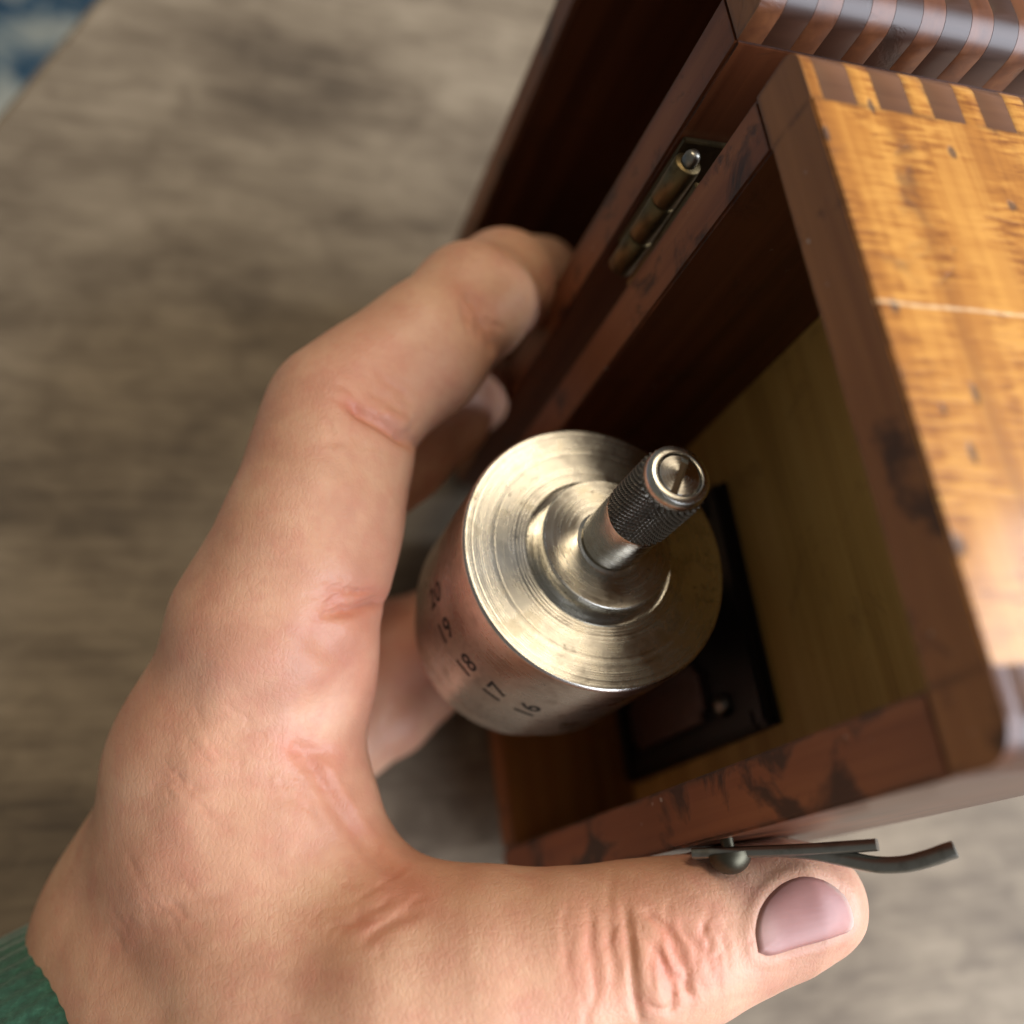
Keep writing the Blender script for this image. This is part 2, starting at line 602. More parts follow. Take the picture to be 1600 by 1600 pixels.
def finger(name, tf, w0, w1, corner, mats, parent, rad, first=False, du=TE, dv=T, W_=W):
    """one finger of a corner joint: a square post with its outer edge rounded; corner 0 at v=0, 1 at v=W"""
    g = 0.10
    sec = []
    n = 7
    sec.append((du, g))
    for k in range(n + 1):
        a = math.pi / 2 * k / n
        sec.append((rad - rad * math.sin(a), rad - rad * math.cos(a)))
    sec.append((0, dv))
    sec.append((du, dv))
    # profile runs (u, v): from the inner side round the outside edge
    if corner == 1:
        sec = [(u, W_ - v) for u, v in sec]
    verts, faces = [], []
    e0 = w0 + (0.0 if first else 0.02)
    for (w, ins) in ((e0, 0.06 if first else 0.03), (e0 + (0.06 if first else 0.03), 0), (w1 - 0.05, 0), (w1 - 0.02, 0.03)):
        cu = sum(s[0] for s in sec) / len(sec)
        cv = sum(s[1] for s in sec) / len(sec)
        for (u, v) in sec:
            d = math.hypot(u - cu, v - cv)
            k = 1 - ins / d
            verts.append(tf((cu + (u - cu) * k, cv + (v - cv) * k, w)))
    ns = len(sec)
    fm = []
    for i in range(3):
        for k in range(ns):
            k2 = (k + 1) % ns
            faces.append((i * ns + k, i * ns + k2, (i + 1) * ns + k2, (i + 1) * ns + k))
            fm.append(1 if (i == 0 and first) else 0)
    faces.append(tuple(range(ns))[::-1])
    fm.append(1)
    faces.append(tuple(3 * ns + k for k in range(ns)))
    fm.append(1)
    me = bpy.data.meshes.new(name)
    me.from_pydata([tuple(v) for v in verts], [], faces)
    for q in mats:
        me.materials.append(q)
    for p, i in zip(me.polygons, fm):
        p.material_index = i
    bm = bmesh.new()
    bm.from_mesh(me)
    bmesh.ops.recalc_face_normals(bm, faces=bm.faces)
    bm.to_mesh(me)
    bm.free()
    auto_smooth(me, 40)
    return link(bpy.data.objects.new(name, me), parent)


def pk_end(n):     # 0 outside, 1 rim, 2 inside
    if n[2] < -0.4:
        return 1
    return 0 if n[0] < 0.3 else 2


def pk_side(n):
    if n[2] < -0.4:
        return 1
    return 0 if n[1] < 0.3 else 2


def pk_front(n):
    if n[2] < -0.4:
        return 1
    return 0 if n[1] > -0.3 else 2


GAP = 0.10
end_b = board('end_board', (0, T, 0), (TE, W - T, DB), to_world_box, [M_gold, M_rimE, M_inend], box, pk_end, 0.35, True)
hin_b = board('hinge_board', (TE, 0, 0), (L, T, DB), to_world_box, [M_maho, M_rim, M_in], box, pk_side, 0.5)
fro_b = board('front_board', (TE, W - T, 0), (L, W, DB), to_world_box, [M_maho, M_rim, M_in], box, pk_front, 0.5)
bot_b = board('bottom_board', (L - TE, T + GAP, 0.15), (L - 0.05, W - T - GAP, DB - 0.1), to_world_box, [M_inend, M_rimE, M_inend], box,
              lambda n: 1 if n[2] < -0.4 else 0, 0.7)
ply = board('back_panel', (TE + GAP, T + GAP, D), (L - TE - GAP, W - T - GAP, D + 6), to_world_box, [M_ply], box, lambda n: 0, 0.3)

PER, G0, GW = 10.0, 2.2, 4.1
for corner, other in ((0, hin_b), (1, fro_b)):
    w0, golden = 0.0, True
    w1 = G0
    k = 0
    while w0 < DB - 0.2:
        w1 = min(w1, DB)
        par = end_b if golden else other
        finger('joint_finger', to_world_box, w0, w1, corner,
               ([M_gold, M_rimE] if corner == 0 else [M_lidend, M_rimE]) if golden else [M_mahoX, M_mahoX], par, 3.6 if corner == 0 else 5.0, first=(k == 0))
        w0 = w1
        golden = not golden
        w1 = w0 + (GW if golden else PER - GW)
        k += 1

# lid
lid = board('lid', (TE, T, DL - 6), (L - TE, WL - T, DL), to_world_lid, [M_maho, M_in], box, lambda n: 1 if n[2] < 0 else 0, 0.4)
l_end = board('lid_end_board', (0, T, 0), (TE, WL - T, DL), to_world_lid, [M_lidend, M_rimE, M_in], lid, pk_end, 0.35, True)
l_hin = board('lid_hinge_board', (TE, 0, 0), (L, T, DL), to_world_lid, [M_maho, M_rim, M_in], lid, pk_side, 0.6)
l_fro = board('lid_front_board', (0, WL - T + 0.05, 0), (L, WL, DL), to_world_lid, [M_maho, M_rim, M_in], lid, pk_front, 0.9)
l_bot = board('lid_bottom_board', (L - TE, T + GAP, 0.15), (L - 0.05, WL - T - GAP, DL - 0.1), to_world_lid, [M_in, M_rimE, M_in], lid,
              lambda n: 1 if n[2] < -0.4 else 0, 0.7)
w0, golden, w1, k = 0.0, True, 4.5, 0
while w0 < DL - 0.2:
    w1 = min(w1, DL)
    finger('joint_finger', to_world_lid, w0, w1, 0, [M_lidend, M_rimE] if golden else [M_lidX, M_lidX], lid, 5.5, first=(k == 0), W_=WL)
    w0 = w1
    golden = not golden
    w1 = w0 + (4.6 if golden else 5.4)
    k += 1

# hinge in the gap
hinge = empty('hinge', bw(46, -4.2, -1.0), box)
h0 = np.array([31.5, -5.4, 0.0])
h1 = np.array([61.5, -5.2, 0.0])
HR = 2.6
for k in range(3):
    a = h0 + (h1 - h0) * (k / 3)
    b = h0 + (h1 - h0) * ((k + 1) / 3)
    a[0] += 0.12
    b[0] -= 0.12
    rr = HR * (1.0 if k != 1 else 0.97)
    pts = [bw(*(a + (b - a) * s)) for s in (0, 0.03, 0.5, 0.97, 1)]
    v_, f_ = tube(pts, [rr * S * q for q in (0.9, 1, 1, 1, 0.9)], 24)
    o = mesh_obj('knuckle', v_, f_, M_brass, hinge)
    auto_smooth(o.data, 50)
pts = [bw(*(h0 + np.array([d, 0, 0]))) for d in (-2.6, -2.4, -1.6, 0.3)]
v_, f_ = tube(pts, [S * q for q in (0.5, 1.0, 1.45, 1.5)], 20)
o = mesh_obj('hinge_pin', v_, f_, M_iron, hinge)
auto_smooth(o.data, 60)
for nm, sgn in (('leaf', 1), ('leaf', -1)):
    lo = (h0[0] + 0.3, -1.5 if sgn > 0 else -11.9, 0.6)
    hi = (h1[0] - 0.3, -0.05 if sgn > 0 else -10.6, 12)
    board('leaf', lo, hi, to_world_box, [M_brass], hinge, lambda n: 0, 0.2)

# hook catch on the front side
catch = empty('hook_catch', bw(*on_plane(1145, 1345, 2, 4)), box)


def cpt(x, y, w):
    return np.array(on_plane(x, y, 2, w))


wdir = Vector((1, 0, 0))
arm = [cpt(1085, 1334, -1), cpt(1145, 1332, 4), cpt(1250, 1328, 12), cpt(1330, 1323, 18), cpt(1371, 1320, 21)]
arm_dir = (bw(*arm[-1]) - bw(*arm[0])).normalized()
side = arm_dir.cross(Vector((0, 1, 0))).normalized()
v_, f_ = tube([bw(*p) for p in catmull(arm, 6)], S * 2.7, 16, flat=(side, 0.36))
o = mesh_obj('arm', v_, f_, M_iron, catch)
auto_smooth(o.data, 50)
hk = [cpt(1215, 1331, 9.5), cpt(1270, 1334, 13.5), cpt(1320, 1342, 17.5), cpt(1370, 1351, 21), cpt(1415, 1350, 24), cpt(1455, 1340, 26.5), cpt(1480, 1331, 28), cpt(1494, 1327, 29)]
v_, f_ = tube([bw(*p) for p in catmull(hk, 6)], [S * (1.3 + 0.8 * min(1, q / 14)) for q in range(42)] + [S * 1.7], 16, flat=(side, 0.62))
o = mesh_obj('hook', v_, f_, M_iron, catch)
auto_smooth(o.data, 50)
st = cpt(1142, 1345, 3.0)
base = np.array([st[0], W + 0.2, st[2]])
pts, rad = [], []
for q in range(9):
    a = math.pi / 2 * q / 8
    pts.append(bw(st[0], W + 2.4 + 3.3 * math.sin(a), st[2]))
    rad.append(S * max(3.6 * math.cos(a), 0.05))
pts = [bw(st[0], W - 0.5, st[2]), bw(st[0], W + 2.3, st[2])] + pts
rad = [S * 1.1, S * 1.1] + rad
v_, f_ = tube(pts, rad, 24)
o = mesh_obj('pivot_stud', v_, f_, M_dull, catch)
auto_smooth(o.data, 60)

# ------------------------------------------------------------------ the micrometer
UF, VF, WF = *on_plane(936, 863, 1, 52.5)[:1], 52.5, on_plane(936, 863, 1, 52.5)[2]
axis_pt = bw(UF, VF, WF)
mic = empty('micrometer', bw(175, VF, WF))
tag(mic, 'large steel drum micrometer with knurled ratchet knob standing inside the open box', 'micrometer')


def prof(pts):
    """(r, h) in units, h measured down from the drum face -> (r, z) metres"""
    return [(r * S, -h * S) for r, h in pts]


R = 26.1
thimble = lathe('thimble', prof([(8.0, 41.4), (R - 2.3, 41.4), (R - 1.3, 40.9), (R - 0.3, 37.3), (R - 0.35, 37.1), (R - 0.9, 37.0), (R - 0.9, 36.4), (R - 0.1, 36.3),
                                 (R, 35.9), (R, 20), (R, 1.3), (R - 0.12, 0.9), (R - 0.4, 0.7)]),
                M_side, mic, axis_pt, 160, 40, close_top=False)
face = lathe('thimble_face', prof([(R - 0.4, 0.7), (R - 0.5, 0.62), (20, 0.3), (14.4, 0.0), (14.2, 0.05), (14.1, 0.7), (11.0, 0.8)]), M_steel, mic, axis_pt, 160, 8,
             close_bottom=False, close_top=False)
boss = lathe('boss', prof([(12.6, 1.2), (12.6, -4.35), (12.55, -4.5), (12.4, -4.6), (10, -4.68), (7.4, -4.76), (6.2, -4.85), (5.6, -5.1), (4.6, -5.1), (3.0, -5.1)]),
             M_steel, mic, axis_pt, 128, 10)
collar = lathe('collar', prof([(6, 48.4), (R - 3.2, 48.4), (R - 2.6, 48.0), (R - 2.5, 41.8), (R - 3.0, 41.5), (6, 41.5)]), M_side, mic, axis_pt, 128, 30)
barrel = lathe('barrel', prof([(8.5, 80), (8.5, 46), (6, 46)]), M_knob, mic, axis_pt, 64, 30)
knob = lathe('ratchet_knob', prof([(4.9, -4.8), (4.9, -6.0), (5.5, -6.15), (5.8, -6.5), (5.8, -17.2), (5.7, -17.5), (4.0, -17.5)]), M_knob, mic, axis_pt, 96, 30)
# diamond knurling as real relief
NU, NZ, SU, SZ = 30, 12, 8, 8
vv, ff = [], []
z0, z1 = -17.5, -30.8
nu, nz = NU * SU, NZ * SZ
for j in range(nz + 1):
    zz = z0 + (z1 - z0) * j / nz
    for i in range(nu):
        a, b = i / SU, j / SZ
        tr = lambda q: abs((q % 1.0) - 0.5) * 2
        h = min(tr(a + b * 0.5 + 0.0), tr(a - b * 0.5)) if False else min(1 - abs(2 * ((a + b) % 1.0) - 1), 1 - abs(2 * ((a - b) % 1.0) - 1))
        edge = min(1.0, j / 3, (nz - j) / 3)
        r = 5.35 + 0.85 * min(h, 0.8) * edge
        th = 2 * math.pi * i / nu
        vv.append((r * S * math.cos(th), r * S * math.sin(th), -zz * S))
for j in range(nz):
    for i in range(nu):
        i2 = (i + 1) % nu
        ff.append((j * nu + i, j * nu + i2, (j + 1) * nu + i2, (j + 1) * nu + i))
knurl = mesh_obj('knurled_grip', vv, ff, M_knurl, knob, False, axis_pt)
cap = lathe('end_cap', prof([(3.0, -30.4), (5.4, -30.5), (5.5, -30.8), (5.5, -31.8), (5.4, -32.5), (5.1, -33.0), (4.75, -33.2), (4.0, -33.25), (3.8, -33.15), (3.7, -32.7), (3.65, -32.0), (2, -32.0)]),
            M_steel, knob, axis_pt, 96, 30)
# slotted screw
ss = Vector((bw(*px(1072, 722, 161)) - bw(*px(1043, 778, 161))))
sa = math.atan2(ss.y, ss.x)
scr = empty('slotted_screw', axis_pt + Vector((0, 0, 33 * S)), knob)
vv, ff = [], []
for sgn in (1, -1):
    o0 = len(vv)
    n = 28
    hw = 0.6
    rings = [(3.55, -32.2), (3.55, -32.9), (3.4, -33.0), (2.2, -33.12), (1.3, -33.2), (0.7, -33.24)]
    for (r, h) in rings:
        a0 = math.asin(min(0.99, hw / r))
        for k in range(n + 1):
            a = a0 + (math.pi - 2 * a0) * k / n
            x, y = r * math.cos(a), r * math.sin(a) * sgn
            vv.append((S * (x * math.cos(sa) - y * math.sin(sa)), S * (x * math.sin(sa) + y * math.cos(sa)), -h * S))
    for i in range(len(rings) - 1):
        for k in range(n):
            q = [o0 + i * (n + 1) + k, o0 + i * (n + 1) + k + 1, o0 + (i + 1) * (n + 1) + k + 1, o0 + (i + 1) * (n + 1) + k]
            ff.append(q if sgn > 0 else q[::-1])
    # slot wall and the crown
    wall = [o0 + i * (n + 1) for i in range(len(rings))] + [o0 + i * (n + 1) + n for i in reversed(range(len(rings)))]
    ff.append(wall)
    ff.append([o0 + (len(rings) - 1) * (n + 1) + k for k in range(n + 1)])
o = mesh_obj('screw_head', vv, ff, M_steel, knob, False, axis_pt)
bm = bmesh.new()
bm.from_mesh(o.data)
bmesh.ops.recalc_face_normals(bm, faces=bm.faces)
bm.to_mesh(o.data)
bm.free()
auto_smooth(o.data, 25)
bpy.data.objects.remove(scr)
lathe('slot_floor', prof([(3.25, -31.6), (3.25, -32.0), (0.05, -32.05)]), M_grime, knob, axis_pt, 48, 30)

# numerals stamped on the drum, reading along its axis
def numeral(txt, px_, py_):
    # where the pixel's ray meets the drum side
    r0 = np.array([(px_ - 800) / FPX, (py_ - 800) / FPX, 1.0])
    o_ = MC.T @ (-AC)
    d_ = MC.T @ r0
    a = d_[1] ** 2 + d_[2] ** 2
    b = 2 * ((o_[1] - VF) * d_[1] + (o_[2] - WF) * d_[2])
    c = (o_[1] - VF) ** 2 + (o_[2] - WF) ** 2 - R * R
    disc = max(b * b - 4 * a * c, 0)
    s = (-b - math.sqrt(disc)) / (2 * a)
    p = o_ + s * d_
    th = math.atan2(-(p[1] - VF), (p[2] - WF))       # world angle: X = w, Y = -v
    return th, p[0] - UF


NUMS = (('20', 681, 930), ('19', 691, 992), ('18', 724, 1046), ('17', 766, 1089), ('16', 823, 1111))
h_num = numeral('18', 724, 1046)[1]
for txt, nx, ny in NUMS:
    th = numeral(txt, nx, ny)[0]
    fc = bpy.data.curves.new('numeral', 'FONT')
    fc.body = txt
    fc.size = 5.6 * S
    fc.offset = 0.10 * S
    fc.align_x = 'CENTER'
    fc.align_y = 'CENTER'
    fc.space_character = 1.05
    fc.resolution_u = 3
    to = bpy.data.objects.new('numeral_text', fc)
    COL.objects.link(to)
    bpy.context.view_layer.update()
    me = bpy.data.meshes.new_from_object(to.evaluated_get(bpy.context.evaluated_depsgraph_get()))
    bpy.data.objects.remove(to)
    bm = bmesh.new()
    bm.from_mesh(me)
    bmesh.ops.triangulate(bm, faces=bm.faces)
    bmesh.ops.subdivide_edges(bm, edges=bm.edges[:], cuts=3, use_grid_fill=True)
    for v in bm.verts:
        # x runs up the axis towards the face, y round the drum
        x, y = v.co.x * 1.35, v.co.y
        a = th - y / (R * S)
        v.co = Vector(((R + 0.03) * S * math.cos(a), (R + 0.03) * S * math.sin(a), -(h_num - 2.2) * S + x))
    bm.to_mesh(me)
    bm.free()
    o = finish('numeral', me, M_ink, thimble, False, axis_pt)
    o['label'] = 'stamped numeral %s' % txt

# black instrument frame lying on the panel
fr = empty('frame', bw(130, 56, 30), mic)
U0 = on_plane(1115, 750, 2, 32)[0]
V0, V1 = 26.5, 82.0
U1 = 166.0


def black(name, lo, hi, bev=0.8, mat=None):
    return board(name, lo, hi, to_world_box, [mat or M_black], fr, lambda n: 0, bev)


black('base_plate', (U0, V0, 34.0), (U1, V1, D - 0.05), 0.3)
black('frame_bar', (U0 + 0.3, V0 + 0.3, 31.8), (U0 + 5, V1 - 0.3, 34.1), 0.8)
black('frame_bar', (U0 + 5.1, V1 - 5, 32.0), (U1 - 6, V1 - 0.4, 34.1), 0.8)
black('frame_bar', (U1 - 5.9, V0 + 0.3, 31.8), (U1 - 0.3, V1 - 0.3, 34.1), 0.8)
black('frame_bar', (U0 + 5.1, V0 + 0.3, 32.0), (U1 - 6, V0 + 5, 34.1), 0.8)
black('face_plate', (U0 + 24, 62, 32.6), (U1 - 10, V1 - 6.5, 34.1), 2.2, M_plate)
black('frame_block', (U0 + 26, 40, 6), (U0 + 60, 60, 34.1), 3.0)
black('pillar', (U0 + 28, 45, -18), (U0 + 58, 58, 6.2), 3.0)
sc_p = on_plane(1125, 1102, 2, 32.5)
q = np.array(sc_p)
pts = [bw(q[0], q[1], 34.1), bw(q[0], q[1], 32.6), bw(q[0], q[1], 31.8), bw(q[0], q[1], 31.5)]
v_, f_ = tube(pts, [S * k for k in (2.6, 2.6, 2.0, 0.6)], 24)
o = mesh_obj('frame_screw', v_, f_, M_iron, fr)
auto_smooth(o.data, 50)

# ------------------------------------------------------------------ the hand
# distance field of tapered limbs, in box units
def rcone(P, a, b, ra, rb):
    ab = b - a
    t = np.clip(((P - a) @ ab) / (ab @ ab), 0, 1)
    t = t.astype(P.dtype)
    d = P - a - t[..., None] * ab
    return np.sqrt((d * d).sum(-1)) - (ra + (rb - ra) * t)


def smin(a, b, k):
    h = np.maximum(k - np.abs(a - b), 0) / k
    return np.minimum(a, b) - h * h * k * 0.25


def chain(nodes, k=3.0):
    out = []
    for (p, q) in zip(nodes[:-1], nodes[1:]):
        out.append((np.array(px(*p[:3]), np.float32), np.array(px(*q[:3]), np.float32), p[3], q[3], k))
    return out


index_f = [(425, 985, 189, 17.4), (470, 880, 190, 16.1), (497, 800, 193, 15.3), (520, 710, 198, 14.6), (531, 645, 201, 13.3),
           (590, 598, 205, 12.8), (662, 548, 209, 12.9), (738, 474, 219, 12.1), (788, 441, 240, 11.6), (848, 428, 266, 9.8)]
middle_f = [(405, 1080, 214, 17), (470, 900, 222, 15), (520, 775, 229, 13.6), (620, 695, 236, 13.4), (688, 642, 245, 12.4), (752, 608, 282, 10.0)]
ring_f = [(400, 1160, 240, 16), (500, 1085, 254, 14.5), (600, 1022, 266, 13.4), (700, 985, 274, 12.4), (770, 930, 283, 10.6)]
little_f = [(390, 1240, 247, 14), (470, 1200, 255, 12.6), (540, 1150, 260, 11.8), (610, 1110, 264, 11), (670, 1070, 268, 9.5)]
thumb_f = [(360, 1650, 190, 24), (500, 1590, 180, 20.5), (640, 1558, 174, 19), (760, 1535, 173, 17.0), (880, 1512, 173, 15.2), (1000, 1488, 174, 14.0), (1080, 1468, 175, 12.6),
           (1170, 1438, 177, 11.2), (1240, 1418, 178, 10.0), (1278, 1412, 179, 8.2)]
thumb_pad = [(1120, 1440, 186, 12.0), (1215, 1410, 188, 11.0), (1270, 1400, 188, 9.0)]
palm_m = [[(420, 1000, 190, 18), (340, 1230, 196, 20), (266, 1480, 206, 23.8), (272, 1650, 212, 27)],
          [(400, 1085, 215, 18), (320, 1300, 218, 21), (280, 1560, 218, 25)],
          [(392, 1160, 239, 17), (330, 1360, 230, 20), (290, 1590, 222, 22)],
          [(388, 1235, 247, 15), (340, 1400, 236, 17), (310, 1600, 225, 20)]]
web = [[(462, 1080, 193, 13), (452, 1150, 191, 12), (478, 1255, 189, 12), (545, 1378, 186, 11), (640, 1475, 181, 12.5), (740, 1512, 177, 14)],
       [(360, 1200, 194, 20), (380, 1340, 192, 22), (430, 1480, 187, 23), (560, 1560, 180, 20)],
       [(262, 1470, 206, 25), (330, 1560, 196, 27), (430, 1600, 186, 24)]]
thenar = [[(560, 1500, 192, 16), (420, 1600, 205, 26)], [(400, 1500, 208, 26), (330, 1640, 212, 28)]]
arm_c = [(290, 1640, 210, 28), (150, 1730, 201, 28), (-40, 1850, 190, 29), (-250, 1990, 179, 30)]

groups = []     # (prims, k to the rest)
for c in palm_m:
    groups.append((chain(c), 9))
for c in web:
    groups.append((chain(c), 9))
for c in thenar:
    groups.append((chain(c), 10))
groups.append((chain(arm_c), 10))
groups.append((chain(thumb_f, 4), 9))
groups.append((chain(thumb_pad), 6))
groups.append((chain(index_f, 4.5), 6))
groups.append((chain(middle_f, 2.6), 3))
groups.append((chain(ring_f, 2.6), 3))
groups.append((chain(little_f, 2.6), 3))


def field_sub(P, sel):
    tot = None
    for prims, k in sel:
        g = None
        for a, b, ra, rb, kk in prims:
            d = rcone(P, a, b, ra, rb)
            g = d if g is None else smin(g, d, kk)
        tot = g if tot is None else smin(tot, g, k)
    return tot


PA = np.array([p[0] for pr, _ in groups for p in pr], np.float32)
PB = np.array([p[1] for pr, _ in groups for p in pr], np.float32)
RA = np.array([p[2] for pr, _ in groups for p in pr], np.float32)
RB = np.array([p[3] for pr, _ in groups for p in pr], np.float32)


def select(c, rad):
    """the limbs that can matter within rad of c, and the distance at c"""
    ab = PB - PA
    t = np.clip(((c - PA) * ab).sum(1) / (ab * ab).sum(1), 0, 1)
    d = np.linalg.norm(c - PA - t[:, None] * ab, axis=1) - (RA + (RB - RA) * t)
    keep = d < d.min() + 2 * rad + 14
    out, i = [], 0
    for pr, k in groups:
        q = [p for p in pr if keep[(i := i + 1) - 1]]
        if q:
            out.append((q, k))
    return out, d.min()


def field(P):
    """evaluate in chunks sorted by cell so that far limbs are skipped"""
    sh = P.shape[:-1]
    Q = P.reshape(-1, 3)
    cell = np.floor(Q / 16).astype(np.int64)
    key = (cell[:, 0] + 500) * 1000000 + (cell[:, 1] + 500) * 1000 + cell[:, 2] + 500
    order = np.argsort(key, kind='stable')
    ks = key[order]
    cut = np.concatenate([[0], np.nonzero(np.diff(ks))[0] + 1, [len(ks)]])
    out = np.empty(len(Q), np.float32)
    for a, b in zip(cut[:-1], cut[1:]):
        ii = order[a:b]
        sub_ = Q[ii]
        c = (sub_.min(0) + sub_.max(0)) / 2
        rad = np.linalg.norm(sub_.max(0) - c) + 0.01
        out[ii] = field_sub(sub_, select(c, rad)[0])
    return out.reshape(sh)


allp = np.array([q for pr, _ in groups for (a, b, ra, rb, _k) in pr for q in (a - ra, a + ra, b - rb, b + rb)])
lo_, hi_ = allp.min(0) - 4, allp.max(0) + 4
# nothing of the forearm beyond the sleeve is needed
hi_[1] = min(hi_[1], 240)
lo_[2] = max(lo_[2], -190)
STEP = 1.15
dims = np.ceil((hi_ - lo_) / STEP).astype(int) + 1
ax = [(lo_[i] + STEP * np.arange(dims[i])).astype(np.float32) for i in range(3)]
# coarse pass first, then fill only near the surface
G = np.empty(tuple(dims), np.float32)
CB = 12
for i in range(0, dims[0], CB):
    for j in range(0, dims[1], CB):
        for k in range(0, dims[2], CB):
            sl = (slice(i, min(i + CB, dims[0])), slice(j, min(j + CB, dims[1])), slice(k, min(k + CB, dims[2])))
            mid = np.array([[ax[0][sl[0]].mean(), ax[1][sl[1]].mean(), ax[2][sl[2]].mean()]], np.float32)
            sel, dv_ = select(mid[0], CB * STEP * 0.87)
            if abs(dv_) > CB * STEP * 0.95 + 14:
                G[sl] = dv_
            else:
                Pm = np.stack(np.meshgrid(ax[0][sl[0]], ax[1][sl[1]], ax[2][sl[2]], indexing='ij'), -1)
                G[sl] = field_sub(Pm, sel)


def surface_nets(G):
    n0, n1, n2 = G.shape
    inside = G < 0
    acc = np.zeros((n0 - 1, n1 - 1, n2 - 1, 3), np.float32)
    cnt = np.zeros((n0 - 1, n1 - 1, n2 - 1), np.float32)
    C = [(a, b, c) for a in (0, 1) for b in (0, 1) for c in (0, 1)]

    def sub(A, o):
        return A[o[0]:n0 - 1 + o[0], o[1]:n1 - 1 + o[1], o[2]:n2 - 1 + o[2]]
    for p in C:
        for d in range(3):
            if p[d] == 1:
                continue
            q = list(p)
            q[d] = 1
            a, b = sub(G, p), sub(G, q)
            mk = (a < 0) != (b < 0)
            t = np.where(mk, a / np.where(mk, a - b, 1), 0)
            for e in range(3):
                acc[..., e] += np.where(mk, p[e] + (t if e == d else 0), 0)
            cnt += mk
    act = cnt > 0
    idx = -np.ones(act.shape, np.int64)
    idx[act] = np.arange(act.sum())
    ijk = np.argwhere(act)
    V = ijk + acc[act] / cnt[act][:, None]
    quads = []
    for d in range(3):
        e, f = (d + 1) % 3, (d + 2) % 3
        s0 = [slice(1, -1)] * 3
        s0[d] = slice(0, -1)
        s1 = [slice(1, -1)] * 3
        s1[d] = slice(1, None)
        a, b = inside[tuple(s0)], inside[tuple(s1)]
        pos = np.argwhere(a != b)
        off = np.ones(3, int)
        off[d] = 0
        pos = pos + off
        flip = a[a != b]
        qd = []
        for (de, df) in ((0, 0), (-1, 0), (-1, -1), (0, -1)):
            c = pos.copy()
            c[:, e] += de
            c[:, f] += df
            qd.append(idx[c[:, 0], c[:, 1], c[:, 2]])
        qd = np.stack(qd, 1)
        qd[~flip] = qd[~flip][:, ::-1]
        quads.append(qd)
    return V, np.concatenate(quads)


HV, HF = surface_nets(G)
HV = (lo_ + HV * STEP).astype(np.float32)


def grad(P, e=0.4):
    g = np.stack([field(P + np.eye(3, dtype=np.float32)[i] * e) - field(P - np.eye(3, dtype=np.float32)[i] * e) for i in range(3)], -1)
    return g / np.maximum(np.linalg.norm(g, axis=-1, keepdims=True), 1e-6)


def subdivide(V, F):
    """plain quad split: vertex, edge and face points"""
    nv, nf = len(V), len(F)
    E = np.concatenate([F[:, [i, (i + 1) % 4]] for i in range(4)])
    Es = np.sort(E, 1)
    U_, inv_ = np.unique(Es, axis=0, return_inverse=True)
    inv_ = inv_.reshape(-1)
    ep = (V[U_[:, 0]] + V[U_[:, 1]]) / 2
    fp = V[F].mean(1)
    ei = [nv + inv_[i * nf:(i + 1) * nf] for i in range(4)]
    fi = nv + len(U_) + np.arange(nf)
    NF = np.concatenate([np.stack([F[:, i], ei[i], fi, ei[(i - 1) % 4]], 1) for i in range(4)])
    return np.concatenate([V, ep, fp]), NF


HV, HF = subdivide(HV, HF)
for _ in range(2):
    g = grad(HV)
    HV = (HV - g * field(HV)[:, None]).astype(np.float32)
HN = grad(HV)

# camera-space position of each vertex, to place creases where the photograph shows them
CS = HV @ MC.T + AC
PXY = CS[:, :2] / CS[:, 2:] * FPX + 800
view = CS / np.linalg.norm(CS, axis=1, keepdims=True)
facing = -(np.sum((HN @ MC.T) * view, 1))
near = np.ones(len(HV), bool)
fmask = np.clip((facing + 0.25) / 0.35, 0, 1)
disp = np.zeros(len(HV))
red = np.zeros(len(HV))
pale = np.zeros(len(HV))


def poly_dist(poly, Q=None):
    Q = PXY if Q is None else Q
    d = np.full(len(Q), 1e9)
    tt = np.zeros(len(Q))
    poly = np.array(catmull(poly, 4)) if len(poly) > 2 else np.array(poly, float)
    n = len(poly) - 1
    for i in range(n):
        a, b = poly[i], poly[i + 1]
        ab = b - a
        t = np.clip(((Q - a) @ ab) / max(ab @ ab, 1e-6), 0, 1)
        dd = np.linalg.norm(Q - a - t[:, None] * ab, axis=1)
        m_ = dd < d
        d[m_] = dd[m_]
        tt[m_] = (i + t[m_]) / n
    return d, tt


def stamp(poly, width, depth, zmax=400, zmin=0, redness=0.0, taper=True):
    """depth > 0 sinks a groove, < 0 raises a ridge (box units); width in photo pixels"""
    pa = np.array(poly, float)
    mg = width * 5
    lo, hi = pa.min(0) - mg, pa.max(0) + mg
    ii = np.nonzero((PXY[:, 0] > lo[0]) & (PXY[:, 0] < hi[0]) & (PXY[:, 1] > lo[1]) & (PXY[:, 1] < hi[1])
                    & (CS[:, 2] < zmax) & (CS[:, 2] > zmin) & (fmask > 0))[0]
    if not len(ii):
        return
    d, t = poly_dist(poly, PXY[ii])
    prof_ = np.exp(-(d / width) ** 2)
    if taper and width < 22:
        prof_ = prof_ * np.clip(np.minimum(t, 1 - t) * 5 + 0.12, 0, 1)
    disp[ii] -= depth * prof_ * fmask[ii]
    if redness:
        red[ii] += redness * np.exp(-(d / (width * 2.2)) ** 2) * fmask[ii]


def blush(x, y, r, amt, zmax=400):
    global red
    d = np.linalg.norm(PXY - np.array([x, y]), axis=1)
    red += amt * np.exp(-(d / r) ** 2) * (CS[:, 2] < zmax)


